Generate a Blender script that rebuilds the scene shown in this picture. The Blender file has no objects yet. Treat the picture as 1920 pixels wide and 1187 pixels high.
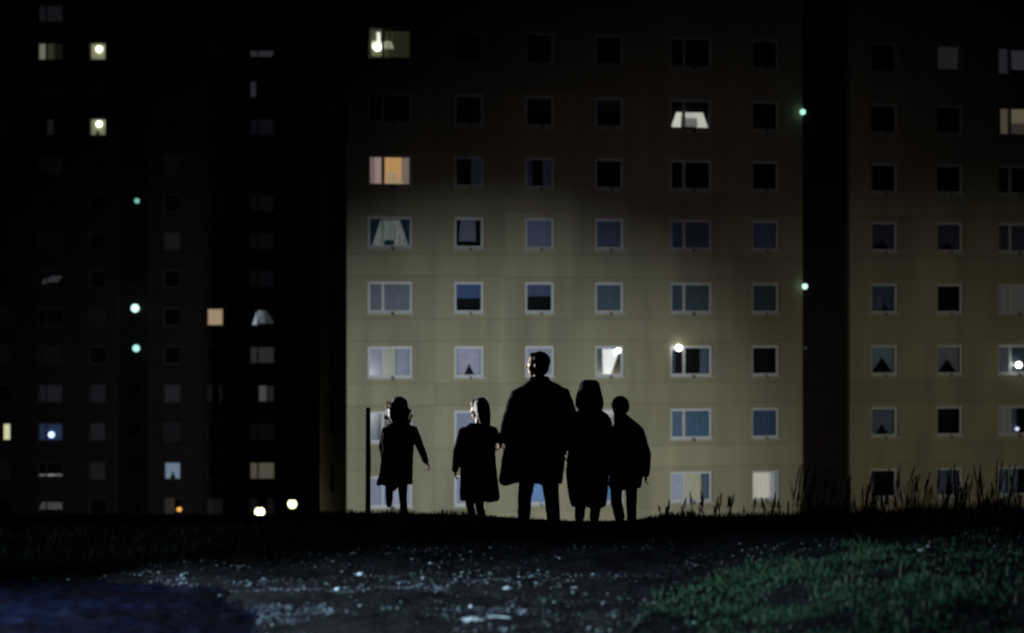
import bpy, bmesh, math, random
import numpy as np
from mathutils import Vector, Matrix, Euler
random.seed(7); rng = np.random.default_rng(7)
S = bpy.context.scene; COL = S.collection
R = math.radians

# ------------------------------------------------------------------ camera, sky, lamps, exposure
cam = bpy.data.cameras.new('camera'); camo = bpy.data.objects.new('camera', cam); COL.objects.link(camo)
camo.location = (0, 0, 2.1); camo.rotation_euler = (R(90), 0, 0)
cam.sensor_width = 36; cam.lens = 63.75; cam.shift_y = 0.006
cam.clip_start = 0.5; cam.clip_end = 3000
cam.dof.use_dof = True; cam.dof.focus_distance = 26; cam.dof.aperture_fstop = 1.0
S.camera = camo
S.view_settings.view_transform = 'Standard'; S.view_settings.look = 'None'
S.view_settings.exposure = 0; S.view_settings.gamma = 1; S.view_settings.use_curve_mapping = False
w = bpy.data.worlds.new('World'); S.world = w; w.use_nodes = True
sk = w.node_tree.nodes.new('ShaderNodeTexSky'); sk.sky_type = 'NISHITA'; sk.sun_disc = False
sk.sun_elevation = R(-7); sk.sun_rotation = R(200)
bg = w.node_tree.nodes['Background']; bg.inputs['Strength'].default_value = 0.05
w.node_tree.links.new(sk.outputs[0], bg.inputs[0])
def sun(elev, az, strength):
    l = bpy.data.lights.new('moon', 'SUN'); l.energy = strength; l.angle = R(0.5); l.color = (.75, .85, 1)
    o = bpy.data.objects.new('moon', l); COL.objects.link(o)
    d = Vector((math.sin(az)*math.cos(elev), math.cos(az)*math.cos(elev), math.sin(elev)))
    o.rotation_euler = (-d).to_track_quat('-Z', 'Y').to_euler()
sun(R(40), R(15), 0.0006)
def spot(name, loc, target, watts, cone, col, blend=1, sx=1, radius=.15):
    l = bpy.data.lights.new(name, 'SPOT'); l.energy = watts; l.spot_size = R(cone); l.spot_blend = blend
    l.color = col; l.shadow_soft_size = radius
    o = bpy.data.objects.new(name, l); COL.objects.link(o); o.location = loc
    o.rotation_euler = (Vector(target)-Vector(loc)).to_track_quat('-Z', 'Y').to_euler(); o.scale = (sx, 1, 1)
    return o
# floodlights standing behind the rise and washing the block, one cool, one warmer
spot('floodlight_cool', (3.0, 42, -2.6), (-1.2, 79.5, -5.6), 26500, 43, (.95, 1, .93), 1, 1.1, .4)
spot('floodlight_warm', (20.0, 45, -2.6), (21.5, 83, -6.2), 5300, 47, (1, .95, .64), 1, 2.0, .4)
spot('floodlight_spill', (2.5, 40, -2.6), (7.0, 80, -2.2), 2100, 56, (1, .82, .80), 1, 1.2, .4)
# lamp off to the left behind the walkers: catches the turned faces
spot('side_lamp', (-9.5, 27.5, 1.3), (-.55, 18.9, 1.55), 14000, 9.5, (1, 1, .95), .35, 1, .1)
# street lamp high on the near side: lights the gravel in front of the camera
spot('track_lamp', (-8.2, 11.0, 5.6), (-2.2, 12.8, 0), 9000, 56, (.52, .78, 1), 1, .74, .1)
spot('verge_fill', (-12, 15.0, 5.0), (-4.6, 16.7, 0), 520, 34, (.7, .9, 1), 1, .5, .1)  # added fill without a fixture, lifts the dim grass verge at the left

# ------------------------------------------------------------------ materials
MATS = {}
def mat(name, col, rough=.8, emit=None, estr=0, noise=0, nscale=8, bump=0, spec=.3, objvar=0, streak=False):
    if name in MATS: return MATS[name]
    m = bpy.data.materials.new(name); m.use_nodes = True; nt = m.node_tree; N = nt.nodes; L = nt.links
    b = N['Principled BSDF']; b.inputs['Base Color'].default_value = (*col, 1); b.inputs['Roughness'].default_value = rough
    b.inputs['Specular IOR Level'].default_value = spec
    if emit is not None:
        b.inputs['Emission Color'].default_value = (*emit, 1); b.inputs['Emission Strength'].default_value = estr
    if noise or objvar:
        tc = N.new('ShaderNodeTexCoord'); src = tc.outputs['Object']
        nz = N.new('ShaderNodeTexNoise'); nz.inputs['Scale'].default_value = nscale; nz.inputs['Detail'].default_value = 6
        if streak:
            geo = N.new('ShaderNodeNewGeometry'); mp = N.new('ShaderNodeMapping'); mp.inputs['Scale'].default_value = (1, 1, .13)
            L.new(geo.outputs['Position'], mp.inputs['Vector']); src = mp.outputs[0]
        L.new(src, nz.inputs['Vector'])
        mr = N.new('ShaderNodeMapRange'); mr.inputs[1].default_value = .3; mr.inputs[2].default_value = .7
        mr.inputs[3].default_value = 1-noise; mr.inputs[4].default_value = 1+noise
        L.new(nz.outputs['Fac'], mr.inputs[0]); fac = mr.outputs[0]
        if objvar:
            oi = N.new('ShaderNodeObjectInfo'); m2 = N.new('ShaderNodeMapRange')
            m2.inputs[3].default_value = 1-objvar; m2.inputs[4].default_value = 1+objvar
            L.new(oi.outputs['Random'], m2.inputs[0])
            mu = N.new('ShaderNodeMath'); mu.operation = 'MULTIPLY'; L.new(fac, mu.inputs[0]); L.new(m2.outputs[0], mu.inputs[1]); fac = mu.outputs[0]
        vm = N.new('ShaderNodeVectorMath'); vm.operation = 'SCALE'; vm.inputs[0].default_value = col
        L.new(fac, vm.inputs['Scale']); L.new(vm.outputs[0], b.inputs['Base Color'])
        if bump:
            bp = N.new('ShaderNodeBump'); bp.inputs['Strength'].default_value = bump; bp.inputs['Distance'].default_value = .02
            L.new(nz.outputs['Fac'], bp.inputs['Height']); L.new(bp.outputs[0], b.inputs['Normal'])
    MATS[name] = m; return m
def glow(col, s):
    n = 'glow_%s_%s' % ('_'.join('%.3f' % c for c in col), s)
    m = mat(n, (.05, .05, .05), .5, col, s)
    m.cycles.emission_sampling = 'NONE'; return m
def cloth(col, em=0, ecol=None):
    n = 'cloth_%s_%s_%s' % ('_'.join('%.3f' % c for c in col), em, ecol)
    m = mat(n, col, .9, ecol or col, em, .12, 5)
    if em: m.cycles.emission_sampling = 'NONE'
    return m
def glassmat():
    m = bpy.data.materials.new('window_glass'); m.use_nodes = True; N = m.node_tree.nodes; L = m.node_tree.links
    N.remove(N['Principled BSDF']); out = N['Material Output']
    t = N.new('ShaderNodeBsdfTransparent'); t.inputs[0].default_value = (.88, .89, .93, 1)
    g = N.new('ShaderNodeBsdfGlossy'); g.inputs['Roughness'].default_value = .08
    f = N.new('ShaderNodeFresnel'); mx = N.new('ShaderNodeMixShader')
    L.new(f.outputs[0], mx.inputs[0]); L.new(t.outputs[0], mx.inputs[1]); L.new(g.outputs[0], mx.inputs[2]); L.new(mx.outputs[0], out.inputs[0])
    return m
M = dict(
    panel=mat('cream_concrete', (.305, .298, .222), .85, noise=.17, nscale=.9, objvar=.085, streak=True),
    brick=mat('dark_brown_brick', (.045, .028, .03), .9, noise=.3, nscale=2, objvar=.1, streak=True),
    far=mat('far_concrete', (.042, .031, .037), .9, noise=.12, nscale=.6, objvar=.05),  # far walls: their lack of light is put into a darker colour
    frame=mat('white_window_paint', (.54, .58, .68), .5, noise=.08, nscale=4),
    far_frame=mat('unlit_window_paint', (.10, .095, .11), .6, noise=.15, nscale=4),  # unlit look of the far frames put into the paint colour
    room=mat('room_shade', (.012, .012, .014), .9),  # near-black walls: the shade of deep unlit rooms is in the colour
    dark=mat('dark_metal', (.03, .03, .03), .5, noise=.2, nscale=10),
    roof=mat('roofing_felt', (.05, .05, .05), .95, noise=.2, nscale=3),
    glass=glassmat(),
    clad=mat('dark_brown_cladding', (.010, .007, .010), .8, noise=.3, nscale=2, objvar=.12, streak=True),
    pane_dark=mat('dark_stair_glass', (.006, .005, .008), .3, noise=.2, nscale=3, spec=.2),
    wool=mat('black_wool', (.010, .009, .009), .95, noise=.3, nscale=40, bump=.3, spec=.1),
    wool2=mat('charcoal_wool', (.013, .011, .012), .95, noise=.3, nscale=35, bump=.3, spec=.1),
    leather=mat('black_leather', (.01, .01, .01), .5, noise=.2, nscale=30),
    skin=mat('skin', (.52, .36, .27), .55, noise=.06, nscale=30),
    hair=mat('dark_hair', (.012, .009, .007), .6, noise=.4, nscale=60, bump=.5),
    fair=mat('fair_hair', (.3, .24, .14), .6, noise=.3, nscale=60, bump=.5),
    lit_collar=mat('lit_collar_cloth', (.6, .6, .58), .9, noise=.1, nscale=40),
)

# ------------------------------------------------------------------ helpers
def mesh(name, v, f, m=None, smooth=False):
    me = bpy.data.meshes.new(name); me.from_pydata([tuple(p) for p in v], [], f)
    if m:
        for x in (m if isinstance(m, list) else [m]): me.materials.append(x)
    if smooth: me.polygons.foreach_set('use_smooth', [True]*len(me.polygons))
    me.update(); return me
def link(name, me, parent=None, loc=(0, 0, 0), rz=0):
    o = bpy.data.objects.new(name, me); COL.objects.link(o); o.location = loc; o.rotation_euler = (0, 0, rz)
    if parent: o.parent = parent
    return o
def tag(o, label=None, cat=None, group=None, kind=None):
    if label: o['label'] = label
    if cat: o['category'] = cat
    if group: o['group'] = group
    if kind: o['kind'] = kind
    return o
def empty(name, loc, label, cat, group=None, rz=0):
    o = link(name, None, None, loc, rz); o.empty_display_size = .3
    return tag(o, label, cat, group)
def boxvf(x0, x1, y0, y1, z0, z1, base=0):
    v = [(x0, y0, z0), (x1, y0, z0), (x1, y1, z0), (x0, y1, z0), (x0, y0, z1), (x1, y0, z1), (x1, y1, z1), (x0, y1, z1)]
    f = [(0, 3, 2, 1), (4, 5, 6, 7), (0, 1, 5, 4), (1, 2, 6, 5), (2, 3, 7, 6), (3, 0, 4, 7)]
    return v, [tuple(i+base for i in q) for q in f]
BOX = {}
def box(name, parent, x0, x1, y0, y1, z0, z1, m):
    k = (name, round(x1-x0, 3), round(y1-y0, 3), round(z1-z0, 3), m.name)
    if k not in BOX: BOX[k] = mesh(name, *boxvf(0, x1-x0, 0, y1-y0, 0, z1-z0), m)
    return link(name, BOX[k], parent, (x0, y0, z0))
def ring(w, h, x0, x1, z0, z1, t, m, name, y0=0):
    o = [(0, 0), (w, 0), (w, h), (0, h)]; i = [(x0, z0), (x1, z0), (x1, z1), (x0, z1)]
    v = [(a, y0, b) for a, b in o]+[(a, y0, b) for a, b in i]+[(a, y0+t, b) for a, b in o]+[(a, y0+t, b) for a, b in i]
    f = []
    for k in range(4):
        n = (k+1) % 4
        f += [(k, n, n+4, k+4), (n+8, k+8, k+12, n+12), (n, k, k+8, n+8), (k+4, n+4, n+12, k+12)]
    return v, f
RING = {}
def panel_hole(parent, x0, x1, z0, z1, hx0, hx1, hz0, hz1, m, t=.24, dy=0):
    k = tuple(round(a, 3) for a in (x1-x0, z1-z0, hx0-x0, hx1-x0, hz0-z0, hz1-z0))+(m.name,)
    if k not in RING:
        v, f = ring(x1-x0, z1-z0, hx0-x0, hx1-x0, hz0-z0, hz1-z0, t, m, 'panel'); RING[k] = mesh('window_panel', v, f, m)
    return link('window_panel', RING[k], parent, (x0, dy, z0))
def joinvf(parts):
    V, F = [], []
    for v, f in parts:
        b = len(V); V += list(v); F += [tuple(i+b for i in q) for q in f]
    return V, F
def uvs(c, r, nu=14, nv=9, sc=(1, 1, 1)):
    v = []; f = []
    for j in range(1, nv):
        a = math.pi*j/nv
        for i in range(nu):
            b = 2*math.pi*i/nu
            v.append((c[0]+r*sc[0]*math.sin(a)*math.cos(b), c[1]+r*sc[1]*math.sin(a)*math.sin(b), c[2]+r*sc[2]*math.cos(a)))
    t = len(v); v += [(c[0], c[1], c[2]+r*sc[2]), (c[0], c[1], c[2]-r*sc[2])]
    for j in range(nv-2):
        for i in range(nu):
            n = (i+1) % nu; f.append((j*nu+i, (j+1)*nu+i, (j+1)*nu+n, j*nu+n))
    for i in range(nu):
        n = (i+1) % nu; f.append((t, i, n)); f.append((t+1, (nv-2)*nu+n, (nv-2)*nu+i))
    return v, f
def tube(p0, p1, r0, r1, n=12, caps=True):
    p0 = Vector(p0); p1 = Vector(p1); d = p1-p0; L = d.length or 1e-6; q = d.to_track_quat('Z', 'Y')
    rows = []
    if caps:
        for a in (80, 50, 20): rows.append((-r0*math.sin(R(a)), r0*math.cos(R(a))))
    rows += [(0, r0), (L, r1)]
    if caps:
        for a in (20, 50, 80): rows.append((L+r1*math.sin(R(a)), r1*math.cos(R(a))))
    v = []; f = []
    for z, r in rows:
        for i in range(n):
            b = 2*math.pi*i/n; v.append(tuple(p0+q @ Vector((r*math.cos(b), r*math.sin(b), z))))
    k = len(rows)
    for j in range(k-1):
        for i in range(n):
            m_ = (i+1) % n; f.append((j*n+i, j*n+m_, (j+1)*n+m_, (j+1)*n+i))
    f.append(tuple(range(n-1, -1, -1))); f.append(tuple((k-1)*n+i for i in range(n)))
    return v, f
def loft(secs, n=28, pw=2.12):
    # secs: (cx, cy, z, rx, ry) going up or down; superellipse sections
    secs = sorted(secs, key=lambda s: s[2]); v = []; f = []
    for cx, cy, z, rx, ry in secs:
        for i in range(n):
            b = 2*math.pi*i/n; c, s = math.cos(b), math.sin(b)
            v.append((cx+rx*math.copysign(abs(c)**(2/pw), c), cy+ry*math.copysign(abs(s)**(2/pw), s), z))
    k = len(secs)
    for j in range(k-1):
        for i in range(n):
            m_ = (i+1) % n; f.append((j*n+i, j*n+m_, (j+1)*n+m_, (j+1)*n+i))
    f.append(tuple(range(n-1, -1, -1))); f.append(tuple((k-1)*n+i for i in range(n)))
    return v, f
def fused(name, parts, m, parent, voxel=.01, smooth=3, loc=(0, 0, 0), ripple=0):
    """union of overlapping closed shapes as one continuous skin"""
    V, F = joinvf(parts); me = mesh(name+'_raw', V, F); o = bpy.data.objects.new('tmp', me); COL.objects.link(o)
    r = o.modifiers.new('r', 'REMESH'); r.mode = 'VOXEL'; r.voxel_size = voxel
    s = o.modifiers.new('s', 'SMOOTH'); s.iterations = smooth; s.factor = .5
    dg = bpy.context.evaluated_depsgraph_get(); me2 = bpy.data.meshes.new_from_object(o.evaluated_get(dg))
    bpy.data.objects.remove(o); bpy.data.meshes.remove(me)
    if ripple:
        from mathutils import noise as nz
        zs = [v.co.z for v in me2.vertices]; z0, z1 = min(zs), max(zs)
        new = []
        for v in me2.vertices:
            c = v.co; low = 1-(c.z-z0)/(z1-z0)
            a = nz.noise(Vector((c.x*6, c.y*6, c.z*1.4)))*ripple*(.5+1.6*low)+nz.noise(c*14)*ripple*.45
            new.append(c+v.normal*a+Vector((0, 0, nz.noise(Vector((c.x*5, c.y*5, 3)))*ripple*2.2*max(0, low-.8)*5)))
        for v, c in zip(me2.vertices, new): v.co = c
    me2.name = name; me2.materials.clear(); me2.materials.append(m)
    me2.polygons.foreach_set('use_smooth', [True]*len(me2.polygons))
    return link(name, me2, parent, loc)

# ------------------------------------------------------------------ terrain
def h2(ix, iy):
    n = np.sin(ix*127.1+iy*311.7)*43758.5453; return n-np.floor(n)
def vnoise(x, y):
    ix = np.floor(x); iy = np.floor(y); fx = x-ix; fy = y-iy; fx = fx*fx*(3-2*fx); fy = fy*fy*(3-2*fy)
    a = h2(ix, iy); b = h2(ix+1, iy); c = h2(ix, iy+1); d = h2(ix+1, iy+1)
    return (a+(b-a)*fx)*(1-fy)+(c+(d-c)*fx)*fy-.5
def ss(x, a, b):
    t = np.clip((x-a)/(b-a), 0, 1); return t*t*(3-2*t)
def terrain(x, y):
    x = np.asarray(x, float); y = np.asarray(y, float)
    crest = np.interp(x, [-6, -2.5, -1.5, -.35, .2, 1.15, 1.6, 2.5, 4.2, 6], [.05, .05, .075, .05, .0, 0, .035, .03, .06, .08])
    z = crest*ss(y, 15.5, 18.8)
    z = z-np.clip(y-19.3, 0, None)*.16
    floor_ = -9.3-4.7*ss(y, 92, 118)
    z = np.maximum(z, floor_)
    near = ss(y, 4, 8)*(1-ss(y, 22, 30))
    z = z+near*(.07*vnoise(x*1.1+3, y*1.1)+.055*vnoise(x*2.9, y*3.1+9)+.045*vnoise(x*7, y*7)+.022*vnoise(x*15, y*15))*(1-.75*ss(y, 17.3, 18.5))
    z = z+.16*ss(x, .9, 3.2)*ss(y, 11, 13)*(1-ss(y, 15.2, 18.2))
    # wheel rut of the wet track, lower left
    z = z-.05*track_mask(x, y)*near
    return z
def track_edge(x):   # far edge of the wet track in depth
    return np.interp(x, [-9, -3.9, -2.8, -2.3, -1.85, -1.6], [15.5, 15.3, 14.7, 14.2, 13.4, 11.5])
def track_mask(x, y):
    x = np.asarray(x, float); y = np.asarray(y, float)
    e = track_edge(x)+.3*vnoise(x*2.3, y*2.3)+.22*vnoise(x*6.1+2, y*6.1)+.22*vnoise(x*13, y*13)+.12*vnoise(x*27, y*27)
    return ss(e-np.asarray(y), -.05, .35)
def tz(x, y): return float(terrain(x, y))
xs = np.concatenate([np.linspace(-420, -20, 24)[:-1], np.linspace(-20, -6.5, 40)[:-1], np.linspace(-6.5, 6.5, 220), np.linspace(6.5, 20, 40)[1:], np.linspace(20, 420, 24)[1:]])
ys = np.concatenate([np.linspace(-60, 3, 16)[:-1], np.linspace(3, 10.5, 60)[:-1], np.linspace(10.5, 20.5, 190), np.linspace(20.5, 40, 60)[1:], np.linspace(40, 130, 60)[1:], np.linspace(130, 900, 20)[1:]])
GX, GY = np.meshgrid(xs, ys); GZ = terrain(GX, GY); nx, ny = len(xs), len(ys)
V = np.stack([GX.ravel(), GY.ravel(), GZ.ravel()], 1)
idx = np.arange(nx*ny).reshape(ny, nx)
F = np.stack([idx[:-1, :-1].ravel(), idx[:-1, 1:].ravel(), idx[1:, 1:].ravel(), idx[1:, :-1].ravel()], 1)
gm = bpy.data.materials.new('bare_ground'); gm.use_nodes = True
nt = gm.node_tree; N = nt.nodes; L = nt.links; b = N['Principled BSDF']; b.inputs['Roughness'].default_value = .95; b.inputs['Specular IOR Level'].default_value = .03
geo = N.new('ShaderNodeNewGeometry'); n1 = N.new('ShaderNodeTexNoise'); n1.inputs['Scale'].default_value = 14; n1.inputs['Detail'].default_value = 8
n2 = N.new('ShaderNodeTexNoise'); n2.inputs['Scale'].default_value = 1.1; n2.inputs['Detail'].default_value = 3
for n in (n1, n2): L.new(geo.outputs['Position'], n.inputs['Vector'])
cr = N.new('ShaderNodeValToRGB'); cr.color_ramp.elements[0].position = .36; cr.color_ramp.elements[0].color = (.003, .002, .003, 1)
cr.color_ramp.elements[1].position = .72; cr.color_ramp.elements[1].color = (.022, .018, .019, 1)
mx = N.new('ShaderNodeMath'); mx.operation = 'MULTIPLY_ADD'; mx.inputs[1].default_value = .55; L.new(n1.outputs['Fac'], mx.inputs[0])
m3 = N.new('ShaderNodeMath'); m3.operation = 'MULTIPLY'; m3.inputs[1].default_value = .5; L.new(n2.outputs['Fac'], m3.inputs[0]); L.new(m3.outputs[0], mx.inputs[2])
L.new(mx.outputs[0], cr.inputs[0]); L.new(cr.outputs[0], b.inputs['Base Color'])
bp = N.new('ShaderNodeBump'); bp.inputs['Strength'].default_value = .7; bp.inputs['Distance'].default_value = .03; L.new(n1.outputs['Fac'], bp.inputs['Height']); L.new(bp.outputs[0], b.inputs['Normal'])
def npmesh(name, V, F, mats, mi=None, smooth=False):
    me = bpy.data.meshes.new(name); k = F.shape[1]
    me.vertices.add(len(V)); me.vertices.foreach_set('co', np.asarray(V, np.float32).ravel())
    me.loops.add(F.size); me.loops.foreach_set('vertex_index', F.astype(np.int32).ravel())
    me.polygons.add(len(F)); me.polygons.foreach_set('loop_start', np.arange(0, F.size, k, dtype=np.int32))
    for m in mats: me.materials.append(m)
    if mi is not None: me.polygons.foreach_set('material_index', mi.astype(np.int32))
    if smooth: me.polygons.foreach_set('use_smooth', np.ones(len(F), bool))
    me.update(calc_edges=True); me.validate(); return me
tag(link('ground', npmesh('ground', V, F, [gm], smooth=True)), kind='structure')
# wet track sheet: a smooth bituminous strip sunk in the gravel
tx = np.linspace(-5.2, -1.45, 190); ty = np.linspace(10.4, 15.9, 260); TX, TY = np.meshgrid(tx, ty)
TM = track_mask(TX, TY); TZ = terrain(TX, TY)+.012
TV = np.stack([TX.ravel(), TY.ravel(), TZ.ravel()], 1); ti = np.arange(TX.size).reshape(TX.shape)
TF = np.stack([ti[:-1, :-1].ravel(), ti[:-1, 1:].ravel(), ti[1:, 1:].ravel(), ti[1:, :-1].ravel()], 1)
keep = (TM[:-1, :-1] > .35).ravel() & (TM[1:, 1:] > .35).ravel(); TF = TF[keep]
used = np.unique(TF); remap = -np.ones(len(TV), int); remap[used] = np.arange(len(used))
wet = mat('wet_sheen_bitumen', (.0032, .0042, .0125), .4, noise=.6, nscale=9, bump=.6, spec=.16)  # bitumen with the blue sheen of the wet surface put into its base colour
nt = wet.node_tree; N = nt.nodes; L = nt.links
old = N['Principled BSDF'].inputs['Base Color'].links[0].from_socket
g2 = N.new('ShaderNodeNewGeometry'); n3 = N.new('ShaderNodeTexNoise'); n3.inputs['Scale'].default_value = 1.4; n3.inputs['Detail'].default_value = 5
mp3 = N.new('ShaderNodeMapping'); mp3.inputs['Scale'].default_value = (.5, 1.6, 1); L.new(g2.outputs['Position'], mp3.inputs[0]); L.new(mp3.outputs[0], n3.inputs['Vector'])
r3 = N.new('ShaderNodeMapRange'); r3.inputs[1].default_value = .42; r3.inputs[2].default_value = .62; L.new(n3.outputs['Fac'], r3.inputs[0])
mx3 = N.new('ShaderNodeMix'); mx3.data_type = 'RGBA'; L.new(r3.outputs[0], mx3.inputs[0]); mx3.inputs[6].default_value = (.003, .002, .004, 1); L.new(old, mx3.inputs[7])
L.new(mx3.outputs[2], N['Principled BSDF'].inputs['Base Color'])
tag(link('wet_track', npmesh('wet_track', TV[used], remap[TF], [wet], smooth=True)), kind='structure')

# ------------------------------------------------------------------ apartment blocks
def curtain_vf(outl, outr, z0, z1, y, folds, amp, nz=6, ph=0):
    """hanging cloth between the curves outl(t) and outr(t), t = 0 bottom .. 1 top"""
    n = max(6, int(folds*6)); v = []; f = []
    for j in range(nz+1):
        t = j/nz; a, b_ = outl(t), outr(t)
        for i in range(n+1):
            s = i/n; v.append((a+(b_-a)*s, y+amp*math.sin(ph+s*folds*2*math.pi)+.4*amp*math.sin(2.3*s*folds*6+ph), z0+(z1-z0)*t))
    for j in range(nz):
        for i in range(n): f.append((j*(n+1)+i, j*(n+1)+i+1, (j+1)*(n+1)+i+1, (j+1)*(n+1)+i))
    return v, f
WM = {}
def window(parent, x0, zb, spec, wide=False, W=None, H=1.36, y=.17, label=None, detail=True):
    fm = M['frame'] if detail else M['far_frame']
    """frame = the window part; pane, sill, curtain, blind, bulb, interior are its sub-parts"""
    W = W or (1.95 if wide else 1.31); t = .105; k = (wide, round(W, 2), round(H, 2), detail)
    split = .34*W
    if k not in WM:
        v, f = ring(W, H, t, W-t, t, H-t, .09, None, 'w'); parts = [(v, f)]
        if wide: parts.append(boxvf(split-.055, split+.055, -.004, .086, t+.001, H-t-.001))
        fr = mesh('window', *joinvf(parts), fm)
        gl = mesh('pane', *boxvf(t-.01, W-t+.01, .045, .057, t-.01, H-t+.01), M['glass'])
        sl = mesh('sill', *joinvf([boxvf(-.03, W*.52, -.19, -.001, -.05, -.002), boxvf(W*.60, W+.03, -.19, -.001, -.05, -.002)]), M['frame'])
        la = mesh('vent', *joinvf([boxvf(W*.53, W*.59, -.2, -.02, -.10, .0), boxvf(W*.525, W*.595, -.02, -.001, -.05, .05)]), M['dark'])
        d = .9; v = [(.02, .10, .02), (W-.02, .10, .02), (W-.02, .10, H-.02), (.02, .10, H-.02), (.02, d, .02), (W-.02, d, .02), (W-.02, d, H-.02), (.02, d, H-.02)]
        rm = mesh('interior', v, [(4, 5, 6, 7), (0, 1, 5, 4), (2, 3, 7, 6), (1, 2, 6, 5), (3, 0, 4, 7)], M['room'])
        WM[k] = (fr, gl, sl, la, rm)
    fr, gl, sl, la, rm = WM[k]
    o = link('window', fr, parent, (x0, y, zb))
    if label: o['label'] = label
    link('pane', gl, o)
    if detail: link('sill', sl, o); link('vent', la, o)
    link('interior', rm, o)
    a, b_ = t, W-t; zz0, zz1 = t-.02, H-t+.02; yy = .20
    for s in spec:
        typ = s[0]; c = s[1]; em = s[2] if len(s) > 2 else 0; p = s[3] if len(s) > 3 else None
        if typ in ('bulb', 'bulbout'):
            px, pz, r = p
            link('bulb', mesh('bulb', *uvs((px*W, .125 if typ == 'bulb' else -.36, pz*H), r), glow(c, em), True), o); continue
        m = cloth(c, em); name = 'curtain'
        if typ == 'full': parts = [curtain_vf(lambda t: a, lambda t: b_, zz0, zz1, yy, W*4, .018, ph=random.random()*6)]
        elif typ == 'pair':
            q = p or .3
            parts = [curtain_vf(lambda t: a, lambda t: a+(b_-a)*q*(.92+.08*t), zz0, zz1, yy, 3, .02, ph=random.random()*6),
                     curtain_vf(lambda t: b_-(b_-a)*q*(.92+.08*t), lambda t: b_, zz0, zz1, yy, 3, .02, ph=random.random()*6)]
        elif typ == 'span':
            parts = [curtain_vf(lambda t: a+(b_-a)*p[0], lambda t: a+(b_-a)*p[1], zz0, zz1, yy-.015*random.random(), max(1.5, (p[1]-p[0])*W*4), .016, ph=random.random()*6)]
        elif typ == 'quad':   # left/right limits at bottom and top, bottom and top heights
            bl, br, tl, tr, hb, ht = p
            g = lambda q: a+(b_-a)*q
            parts = [curtain_vf(lambda t: g(bl+(tl-bl)*t), lambda t: g(br+(tr-br)*t), zz0+(zz1-zz0)*hb, zz0+(zz1-zz0)*ht, yy-.02-.01*random.random(), 3, .012, ph=random.random()*6)]
        elif typ == 'tent':   # two net halves closed at the top and drawn apart low down
            hw, hh, cxx = p; cx = a+(b_-a)*cxx
            op = lambda t: hw*W*max(0, 1-t/hh)
            parts = [curtain_vf(lambda t: a, lambda t: cx-op(t), zz0, zz1, yy, 3, .012, 14, random.random()*6),
                     curtain_vf(lambda t: cx-op(t), lambda t: b_, zz0, zz1, yy, 3, .012, 14, random.random()*6)] if hw == 0 else \
                    [curtain_vf(lambda t: a, lambda t: cx-op(t), zz0, zz1, yy, 3, .012, 14, random.random()*6),
                     curtain_vf(lambda t: cx+op(t), lambda t: b_, zz0, zz1, yy, 3, .012, 14, random.random()*6)]
        elif typ == 'blind':
            name = 'blind'; zc = zz1-(zz1-zz0)*p
            parts = [boxvf(a-.01, b_+.01, yy-.06, yy-.054, zc, zz1), boxvf(a-.01, b_+.01, yy-.07, yy-.05, zc-.03, zc)]
        link(name, mesh(name, *joinvf(parts), m), o)
    return o
ROWZ = [17.78, 14.95, 12.15, 9.42, 6.73, 3.89, 1.06, -1.77, -4.60, -7.43]   # window heads; first is above the frame
J = .005
def block(root, bays, u0, u1, winrows, m, depth=15.2, leftwin=False, rows=ROWZ, base=-9.3, basement=True, far=False):
    """precast panel block: per storey and bay one panel round the window and one below the next one"""
    tops = list(rows)
    for i, zt in enumerate(tops):
        zb = zt-1.36; band0, band1 = zb-.27, zt+.24
        nxt = tops[i-1]-1.36-.27 if i else zt+1.3
        for j, (b0, b1, wx, wide) in enumerate(bays):
            W = 1.95 if wide else 1.31
            dy = random.uniform(-.006, .006)
            sp = winrows(i, j)
            if sp is None: box('wall_panel', root, b0+.002, b1-.002, dy, .24+dy, band0+J, band1-J, m)
            else:
                panel_hole(root, b0+.002, b1-.002, band0+J, band1-J, wx, wx+W, zb, zt, m, dy=dy)
                lab = None
                if isinstance(sp, tuple): lab, sp = sp
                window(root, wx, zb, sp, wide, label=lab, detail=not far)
            dy = random.uniform(-.006, .006)
            box('spandrel_panel', root, b0+.002, b1-.002, dy, .24+dy, band1+J, nxt-J, m)
        # gable ends, one slab per storey
        if leftwin:
            g0, g1 = 6.7, 9.0
            panel_gable(root, u0, band0, band1, zb, zt, g0, g1, depth, m)
            box('gable_panel', root, u0+.001, u0+.24, .25, depth-.25, band1+J, nxt-J, m)
        else: box('gable_panel', root, u0+.001, u0+.24, .25, depth-.25, band0+J, nxt-J, m)
        box('gable_panel', root, u1-.24, u1-.001, .25, depth-.25, band0+J, nxt-J, m)
        box('rear_panel', root, u0+.001, u1-.001, depth-.24, depth, band0+J, nxt-J, m)
    top = tops[0]+1.3
    box('roof', root, u0-.1, u1+.1, -.1, depth+.1, top, top+.35, M['roof'])
    lo = tops[-1]-1.36-.27
    if lo > base-.2: box('plinth', root, u0+.001, u1-.001, .03, depth-.03, base-.6, lo, M['brick'])
def panel_gable(root, u0, z0, z1, zb, zt, g0, g1, depth, m):
    k = ('g', round(z1-z0, 3))
    if k not in RING:
        w_ = depth-.5; v, f = ring(w_, z1-z0-2*J, g0-.25, g1-.25, zb-z0-J, zt-z0-J, .24, m, 'p')
        RING[k] = mesh('gable_window_panel', v, f, m)
    o = link('gable_window_panel', RING[k], root, (u0, depth-.25, z0+J), R(-90))
    W = window(root, 0, 0, [('full', (.55, .55, .6), 0)], True, W=g1-g0)
    W.location = (u0+.17, g1, zb); W.rotation_euler = (0, 0, R(-90))
    # local x of the rotated panel runs towards the front, so mirror the opening
    return o

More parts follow.
